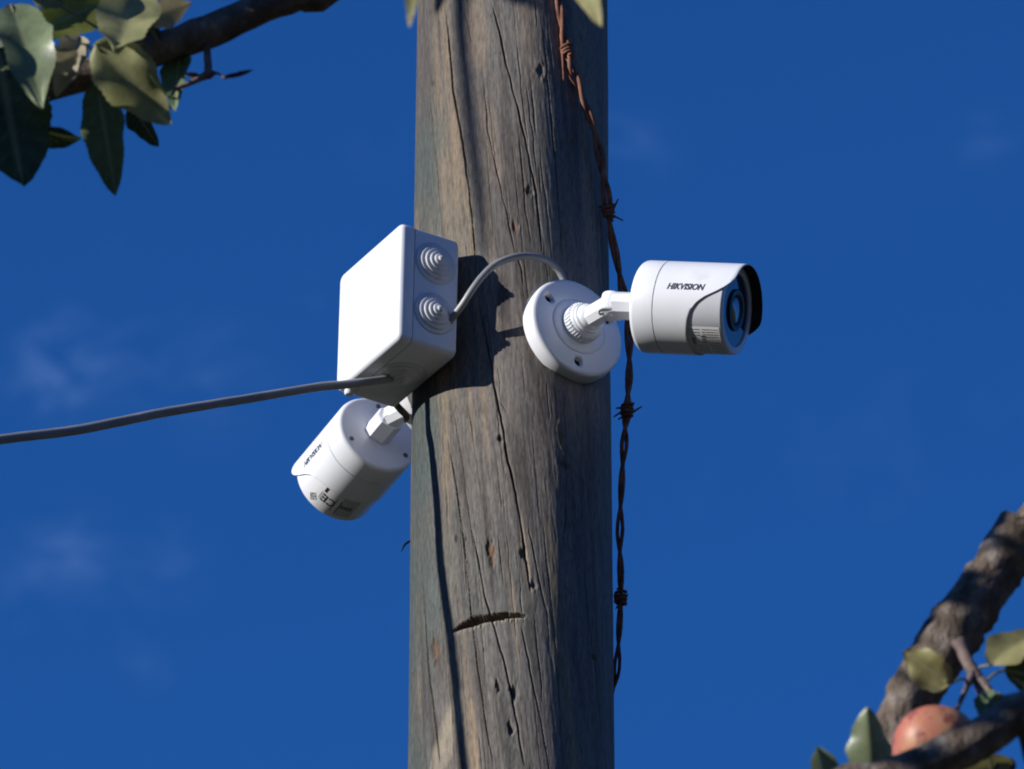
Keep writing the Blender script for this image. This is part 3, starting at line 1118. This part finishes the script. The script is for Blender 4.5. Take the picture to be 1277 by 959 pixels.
YA, YB = -.80, -.95
fork = np.array([.15, -.88, 3.2])
wood('trunk', [(.10, -.92, -.1), (.12, -.90, .25), (.08, -.90, 1.2), (.13, -.87, 2.2), (.14, -.88, 2.9), fork, (.17, -.87, 3.38)], [.15, .12, .10, .092, .08, .062, .032], M['bark'], 28, .03, .07, 1)
limbA = [fork, (.19, -.84, 3.45)] + [at(*p, YA) for p in ((1110, 992), (1114, 950), (1123, 908), (1141, 866), (1169, 822), (1195, 782), (1218, 747), (1240, 713), (1256, 692), (1276, 672), (1312, 646))] + [(.52, -.78, 4.14), (.72, -.74, 4.40), (.86, -.66, 4.62), (.90, -.60, 4.85)]
wood('branch', limbA, [.05, .03, .0180, .0172, .0168, .0165, .0172, .0185, .0170, .0165, .0178, .0205, .0200, .017, .012, .007, .002], M['bark'], 26, .005, .10, 2)
limbB = [fork, (.18, -.93, 3.5)] + [at(*p, YB) for p in ((1040, 1002), (1092, 977), (1148, 956), (1205, 930), (1243, 907), (1277, 882), (1312, 858))] + [(.50, -.98, 3.98), (.75, -1.05, 4.15), (.95, -1.08, 4.36), (1.05, -1.12, 4.5)]
wood('branch', limbB, [.04, .02, .0128, .0122, .0122, .0132, .0122, .012, .0118, .011, .008, .005, .0015], M['bark'], 22, .005, .08, 3)
YC = -.85
limbC = [fork, (.45, -.90, 3.38), (.80, -.90, 3.95), (.80, -.86, 4.45), (.52, -.82, 4.78), (.16, -.84, 4.66), (-.02, -.85, 4.45)] + [at(*p, YC) for p in ((420, -24), (372, -6), (330, 9), (295, 24), (262, 39), (225, 52), (185, 66), (130, 86), (62, 108), (0, 122), (-80, 150))] + [(-.50, -.95, 4.21), (-.62, -1.10, 4.24)]
wood('branch', limbC, [.055, .045, .038, .034, .028, .022, .016, .0112, .0105, .0102, .0108, .0118, .0112, .0110, .0106, .0098, .009, .008, .0065, .004], M['bark'], 22, .008, .06, 4)
# a bough that climbs from the overhead limb and droops again beyond the left edge; its shade is the soft streak on the pole
S_ = SUN
sh = [on_pole(*p) + S_ * 1.35 for p in ((603, 318), (598, 262), (590, 200), (582, 133), (575, 60), (571, -10))]
limbD = [(.40, -.82, 4.775), (.05, -.72, 5.15), (-.40, -.60, 5.5), (-.80, -.45, 5.62)] + [sh[5] + [0, 0, .12]] + sh[::-1]
wood('branch', limbD, [.016, .014, .012, .011, .010] + [.0062, .0058, .0052, .0048, .004, .0016], M['bark'], 16, .015, .05, 5)

leaf_count = 0


def leaf(base, tip, width, normal, mat, fold=.25, curl=.15, wav=.06, stalk=None, seed=None, plump=.42, twist=0.0, tipw=.72):
    """an ovate, finely toothed leaf between two points; normal says which way the upper face looks"""
    global leaf_count
    leaf_count += 1
    rg = np.random.default_rng(leaf_count if seed is None else seed)
    base, tip = np.asarray(base, float), np.asarray(tip, float)
    d = tip - base
    Ln = np.linalg.norm(d)
    d = d / Ln
    nn = np.asarray(normal, float)
    nn = nrm(nn - d * np.dot(nn, d))
    sd = np.cross(d, nn)
    NU, NV = 36, 14
    vs_, vein, fs = [], [], []
    p1, p2 = rg.uniform(0, 6, 2)
    for i in range(NU + 1):
        u_ = i / NU
        w = width / 2 * (np.sin(pi * u_ ** .82) ** tipw if 0 < u_ < 1 else 0) * (1.06 - .18 * u_)
        w *= 1 + .018 * (1 if i % 2 else -1) * (0 < u_ < 1)
        w *= 1 + .09 * sin(p1 * 2 + 11 * u_) * u_ + .05 * sin(p2 * 3 + 23 * u_)
        w = max(w, width * .01)
        tw = twist * u_
        n_, s_ = nn * cos(tw) + sd * sin(tw), sd * cos(tw) - nn * sin(tw)
        c_ = base + d * Ln * u_ - nn * curl * Ln * (u_ * u_ - .35 * u_)
        for j in range(NV + 1):
            v_ = 2 * j / NV - 1
            hgt = fold * w * abs(v_) ** 1.2 + wav * width * sin(p1 + 9 * u_) * v_ * v_ * (1 if v_ > 0 else sin(p2 + 5 * u_))
            vs_.append(c_ + s_ * w * v_ + n_ * hgt)
            ve = max(0, 1 - abs(v_) * 7)
            k = (u_ * 8 - abs(v_) * 1.1) % 1
            ve = max(ve, .4 * max(0, 1 - min(k, 1 - k) * 8))
            vein.append(ve)
    for i in range(NU):
        for j in range(NV):
            a = i * (NV + 1) + j
            fs.append((a, a + 1, a + NV + 2, a + NV + 1))
    if leaf_count % 4 == 2:                           # nibbled edges
        bites = rg.uniform(0, 1, (rg.integers(2, 6), 3))
        keep = []
        for q, f_ in enumerate(fs):
            u_, v_ = (q // NV + .5) / NU, 2 * (q % NV + .5) / NV - 1
            ok = True
            for bu, bs, br in bites:
                if ((u_ - bu) / (.03 + .05 * br)) ** 2 + ((v_ - (1.06 if bs > .5 else -1.06)) / (.16 + .2 * br)) ** 2 < 1:
                    ok = False
            if ok:
                keep.append(f_)
        fs = keep
    mb = MB(TREE)
    mb.add(vs_, fs, True, 0)
    if stalk is not None:
        st = np.asarray(stalk, float)
        mb.tube([st, (st + base) / 2 + np.array([0, 0, .002]), base, base + d * Ln * .12 - nn * .0004], [.0011, .0009, .0009, .0005], 6, .004, mat=1)
    me = bpy.data.meshes.new('leaf')
    me.from_pydata([tuple(p) for p in mb.v], [], mb.f)
    me.polygons.foreach_set('use_smooth', mb.s)
    me.polygons.foreach_set('material_index', mb.m)
    at_ = me.attributes.new('vein', 'FLOAT', 'POINT')
    vv = np.zeros(len(mb.v), np.float32)
    vv[:len(vein)] = vein
    at_.data.foreach_set('value', vv)
    me.update()
    return link('leaf', me, [M[mat], M['petiole']], tree)


def pleaf(b, t_, wpx, roll, mat, Y=-.85, Y2=None, stalk=None, Ys=None, **kw):
    """leaf given by where its base and tip show in the photograph; roll turns its face away from the camera"""
    Y2 = Y if Y2 is None else Y2
    B, T_ = at(*b, Y), at(*t_, Y2)
    sc = np.linalg.norm(B - CAM) / FPX
    d = nrm(T_ - B)
    v = nrm(CAM - B)
    v = nrm(v - d * np.dot(v, d))
    s = np.cross(d, v)
    nn = v * cos(radians(roll)) + s * sin(radians(roll))
    st = at(*stalk, Ys if Ys is not None else Y) if stalk else None
    return leaf(B, T_, wpx * sc / max(.3, abs(cos(radians(roll)))), nn, mat, stalk=st, **kw)


# --- upper left leaves (in front of and behind the limb)
pleaf((14, 6), (56, 118), 66, -22, 'leaf_silver', -.90, -.93, (40, 60), -.86, curl=.16, fold=.4, wav=.12, twist=.3)
pleaf((132, 2), (30, 44), 60, 25, 'leaf_olive', -.82, -.84, (150, 78), -.85, curl=.1)
pleaf((100, 46), (70, 112), 42, 15, 'leaf_beige', -.875, -.88, (118, 70), -.86, fold=.5, curl=.25)
pleaf((172, -14), (140, 82), 78, 10, 'leaf_pale', -.90, -.93, (178, 62), -.86, fold=.35, curl=-.18, wav=.13)
pleaf((118, 56), (213, 151), 74, -12, 'leaf_pale', -.92, -.90, (150, 74), -.86, fold=.42, curl=.2, wav=.15, twist=.35)
pleaf((176, 82), (210, 140), 30, 50, 'leaf_dark', -.915, -.89, (180, 70), -.86, fold=.5)
pleaf((178, 20), (240, 6), 38, 20, 'leaf_beige', -.88, -.88, (200, 58), -.86, fold=.4, curl=.2)
pleaf((120, 102), (147, 246), 54, 18, 'leaf_green', -.86, -.84, (124, 90), -.85, fold=.3, curl=-.06)
pleaf((164, 128), (195, 183), 30, 30, 'leaf_dark', -.84, -.83, (168, 74), -.85, fold=.4)
pleaf((-2, 62), (24, 219), 112, 8, 'leaf_dark', -.88, -.90, (-5, 118), -.85, fold=.14, curl=.14, twist=-.15, tipw=.5, seed=41)
pleaf((38, 158), (101, 177), 30, 40, 'leaf_dark', -.86, -.85, (28, 118), -.85, fold=.4)
pleaf((228, 54), (214, 132), 34, 38, 'leaf_green', -.84, -.85, (222, 52), -.85, fold=.4)
pleaf((40, -8), (80, 6), 26, 10, 'leaf_silver', -.88, -.88, (130, 40), -.85)
pleaf((-8, 150), (36, 206), 60, 20, 'leaf_olive', -.872, -.885, (-2, 122), -.85, fold=.2)
pleaf((160, -20), (196, 60), 40, 30, 'leaf_dark', -.87, -.86, (196, 60), -.85, fold=.3)
pleaf((70, 70), (20, 60), 50, -10, 'leaf_green', -.83, -.83, (84, 100), -.85)
pleaf((-30, 30), (10, 96), 60, 10, 'leaf_dark', -.84, -.85, (0, 120), -.85)
pleaf((60, 84), (100, 66), 34, 5, 'leaf_beige', -.885, -.885, (90, 96), -.86, fold=.4, curl=.3)
# spur with its twig, buds and a curled dry leaf
wood('twig', [at(257, 44, -.85), at(258, 66, -.85), at(260, 86, -.85), at(259, 95, -.85)], [.0036, .0026, .0026, .0030], M['twig'], 10, .004, .12, 11)
wood('twig', [at(261, 92, -.85), at(247, 99, -.852), at(234, 105, -.853), at(220, 110, -.853), at(214, 119, -.853)], [.0034, .0022, .0017, .0015, .0008], M['twig'], 9, .004, .12, 12)
wood('twig', [at(259, 95, -.85), at(266, 91, -.85), at(269, 93, -.85)], [.0028, .0024, .0008], M['twig'], 9, .002, .1, 13)
leaf(at(250, 96, -.852), at(231, 92, -.854), .0045, CAM - at(240, 92, -.85), 'leaf_beige', fold=.8, curl=.2).data.materials[0] = M['dry']
dl = leaf(at(279, 97, -.86), at(317, 97, -.86), .0085, nrm(CAM - at(290, 100, -.86)) * .5 + np.array([0, 0, 1.0]), 'leaf_beige', fold=.8, curl=-.42, stalk=at(265, 92, -.85))
dl.data.materials[0] = M['dry']
dl.data.materials[1] = M['twig']
dl['label'] = 'small curled dry leaf'
# --- leaf tips that reach into the top edge, nearer to the lens
wood('twig', [(.05, -.84, 4.58), at(640, -120, -1.2), at(600, -190, -1.35)], [.004, .003, .0015], M['twig'], 8, .02, .1, 14)
pleaf((712, -70), (740, 19), 40, 15, 'leaf_yellow', -1.30, -1.35, (640, -120), -1.2)
pleaf((525, -60), (508, 16), 22, 20, 'leaf_yellow', -1.35, -1.4, (600, -190), -1.35)

# --- lower right: spur, leaves
spur = [at(1196, 800, -.818), at(1206, 822, -.826), at(1214, 838, -.832), at(1222, 852, -.836)]
wood('twig', spur, [.0044, .0042, .0044, .0032], M['twig'], 12, .003, .16, 21)
wood('twig', [at(1214, 838, -.832), at(1206, 856, -.845), at(1193, 886, -.86)], [.0034, .0019, .0014], M['twig'], 8, .004, .1, 22)
wood('twig', [at(1222, 850, -.836), at(1234, 862, -.84), at(1247, 877, -.845)], [.0042, .003, .0022], M['twig'], 9, .004, .14, 23)
wood('twig', [at(1216, 846, -.835), at(1222, 866, -.84), at(1226, 876, -.842)], [.0026, .0016, .001], M['twig'], 8, .004, .1, 24)
pleaf((1184, 853), (1126, 812), 50, -14, 'leaf_yellow', -.865, -.875, (1210, 848), -.832, fold=.18, curl=.15, wav=.1)
pleaf((1234, 830), (1292, 782), 46, -32, 'leaf_yellow', -.84, -.84, (1216, 838), -.832, fold=.25, curl=.2)
pleaf((1252, 836), (1310, 846), 46, -25, 'leaf_dark', -.835, -.83, (1228, 852), -.838, fold=.3)
pleaf((1234, 862), (1226, 896), 26, 30, 'leaf_green', -.845, -.85, (1226, 858), -.838, fold=.5)
pleaf((1240, 866), (1256, 892), 22, 20, 'leaf_yellow', -.848, -.85, (1234, 862), -.84, fold=.4)
pleaf((1088, 975), (1082, 881), 56, 8, 'leaf_silver', -.90, -.92, (1100, 990), -.94, fold=-.55, curl=.1)
pleaf((1030, 992), (1022, 929), 40, 30, 'leaf_silver', -.92, -.93, (1060, 1000), -.94, fold=.4)
pleaf((1196, 966), (1264, 950), 46, 10, 'leaf_yellow', -.90, -.90, (1180, 940), -.94, fold=.3, curl=.1)
pleaf((1240, 975), (1266, 946), 30, 20, 'leaf_beige', -.895, -.895, (1225, 905), -.94).data.materials[0] = M['dry']
wood('twig', [at(1262, 872, -.95), at(1272, 905, -.93), at(1282, 950, -.93)], [.004, .003, .0025], M['twig'], 8, .005, .1, 25)
pleaf((1236, 690), (1300, 700), 40, 30, 'leaf_dark', -.80, -.80, (1260, 668), -.80) if False else None

# --- further foliage out of the frame: it throws the broken shade on limb, apple and pole top
def shade_leaf(px, py, Y, t_, size, mat, k):
    q = at(px, py, Y) + SUN * t_
    rg = np.random.default_rng(500 + k)
    d = nrm(rg.normal(size=3) * [1, 1, .6] + [0, 0, -.5])
    leaf(q - d * size / 2, q + d * size / 2, size * .55, SUN + .5 * rg.normal(size=3), mat, fold=.3, curl=.15)
    return q - d * size / 2


hang = [shade_leaf(px, py, Y, t_, sz, m_, i) for i, (px, py, Y, t_, sz, m_) in enumerate((
    (1222, 722, YA, .98, .062, 'leaf_green'), (1180, 760, YA, 1.0, .06, 'leaf_dark'), (1260, 655, YA, 1.05, .05, 'leaf_olive'),
    (1242, 760, YA, 1.03, .06, 'leaf_dark'), (1150, 800, YA, .93, .05, 'leaf_green'), (1215, 905, YB, 1.0, .055, 'leaf_green'), (1255, 880, YB, 1.02, .06, 'leaf_dark'),
    (1262, 692, YA, 1.0, .055, 'leaf_dark'), (1246, 668, YA, .97, .045, 'leaf_dark'), (1120, 950, YB, .95, .055, 'leaf_dark')))]
wood('twig', [(-.60, -1.075, 4.24)] + sorted([h for h in hang], key=lambda p: -p[2]), [.005] + [.0025] * 10, M['twig'], 8, .02, .1, 31)
near = []
for i, (px, py, Y, t_, sz, m_) in enumerate((
        (380, -4, YC, .16, .06, 'leaf_dark'), (345, 6, YC, .2, .06, 'leaf_green'), (312, 18, YC, .22, .065, 'leaf_dark'), (280, 30, YC, .25, .06, 'leaf_olive'),
        (250, 46, YC, .28, .06, 'leaf_green'), (222, 54, YC, .24, .055, 'leaf_dark'), (262, 85, YC, .3, .05, 'leaf_green'),
        (8, 120, -.89, .10, .07, 'leaf_dark'), (30, 150, -.89, .12, .07, 'leaf_green'), (20, 180, -.89, .13, .07, 'leaf_dark'), (60, 150, -.88, .15, .06, 'leaf_green'),
        (118, 140, -.85, .20, .05, 'leaf_dark'), (138, 190, -.85, .2, .04, 'leaf_dark'), (128, 232, -.845, .2, .035, 'leaf_green'),
        (80, 118, -.86, .17, .045, 'leaf_green'), (190, 170, -.835, .24, .05, 'leaf_olive'))):
    near.append(shade_leaf(px, py, Y, t_, sz, m_, 30 + i))
for i, q in enumerate(near):
    a_ = np.array([-.05, -.85, 4.45]) if i < 7 else np.array([-.52, -.97, 4.205])
    wood('twig', [a_, a_ * .62 + q * .38 + rng.normal(size=3) * [.03, .04, .02] + [0, 0, .05 if i < 7 else -.06], a_ * .3 + q * .7 + rng.normal(size=3) * .012 + [0, 0, .03 if i < 7 else -.05], q], [.0016, .0013, .0010, .0008], M['twig'], 7, .02, .1, 60 + i)
tops = []
for i, (px, py, sz) in enumerate(((545, -2, .035), (592, -8, .032), (655, 2, .03), (690, 20, .035))):
    q = on_pole(px, py) + SUN * 1.02
    d = nrm(np.array([.2, .3, -1]) + .4 * rng.normal(size=3))
    leaf(q - d * sz / 2, q + d * sz / 2, sz * .5, SUN, 'leaf_green')
    tops.append(q - d * sz / 2)
for i, q in enumerate(tops):
    wood('twig', [sh[5] + [0, 0, .05], (sh[5] + q) / 2 + [0, 0, .04], q], [.003, .002, .0012], M['twig'], 7, .02, .1, 40 + i)
# leaves along the parts of the tree beyond the frame
for pl, cnt, sd_ in ((limbA[-4:], 26, 1), (limbB[-4:], 22, 2), (limbC[1:7], 60, 3), (limbD[0:4], 22, 4), (limbC[-2:], 8, 5)):
    P, _ = resample(pl, .01, .02)
    rg = np.random.default_rng(700 + sd_)
    for k in range(cnt):
        p = P[rg.integers(3 if sd_ < 3 else 4, len(P))]
        d = nrm(rg.normal(size=3) + [0, 0, -.3])
        b_ = p + d * .03
        if sd_ == 5 and b_[0] > -.5:
            b_[0] = -.52
        leaf(b_, b_ + d * rg.uniform(.055, .085), rg.uniform(.03, .045), rg.normal(size=3) + [0, 0, 1], rg.choice(['leaf_green', 'leaf_olive', 'leaf_dark', 'leaf_pale']), stalk=p)

# ================================================================== APPLE
am = material('apple_skin', (.4, .12, .08), .48, .35)
nt = am.node_tree
n_a = noise_node(nt, 24, 5, .6)
n_b = noise_node(nt, 95, 5, .65)
ca = ramp(nt, n_a.outputs[0], [(.3, (.33, .075, .055)), (.5, (.40, .15, .09)), (.68, (.46, .29, .14))])
fb = ramp(nt, n_b.outputs[0], [(.50, (0, 0, 0)), (.64, (.9, .9, .9))])
mx = nt.nodes.new('ShaderNodeMix')
mx.data_type = 'RGBA'
nt.links.new(fb, mx.inputs['Factor'])
nt.links.new(ca, mx.inputs[6])
mx.inputs[7].default_value = (.20, .03, .035, 1)
nt.links.new(mx.outputs[2], nt.nodes['Principled BSDF'].inputs['Base Color'])
ac = at(1168, 934, -.868)
apple = thing('apple', 'ripe red and orange apple hanging behind the front branch', 'apple', ac)
ab = MB(ac)
axis_a = nrm(np.array([.18, .1, 1.0]))
prof = []
for q in np.linspace(-pi / 2, pi / 2, 26):
    r_ = cos(q) * .0285 * (1 + .05 * sin(q))
    h = sin(q) * .0265
    dent = .0062 * math.exp(-(r_ / .0075) ** 2)
    prof.append((max(r_, .0003), h - dent if q > 0 else h + dent * .6))
ab.lathe(prof, ac, axis_a, 48, lambda r_, h, t: r_ * (1 + .018 * cos(5 * t + .4) * (1 if h < 0 else .4) + .015 * cos(2 * t)))
ab.build('flesh', am, apple)
sb = MB(ac)
sb.tube([ac + axis_a * .018, ac + axis_a * .026 + np.array([.002, .0, 0]), at(1194, 884, -.862)], [.0014, .0013, .0016], 8, .003, .08)
sb.build('stalk', M['twig'], apple)
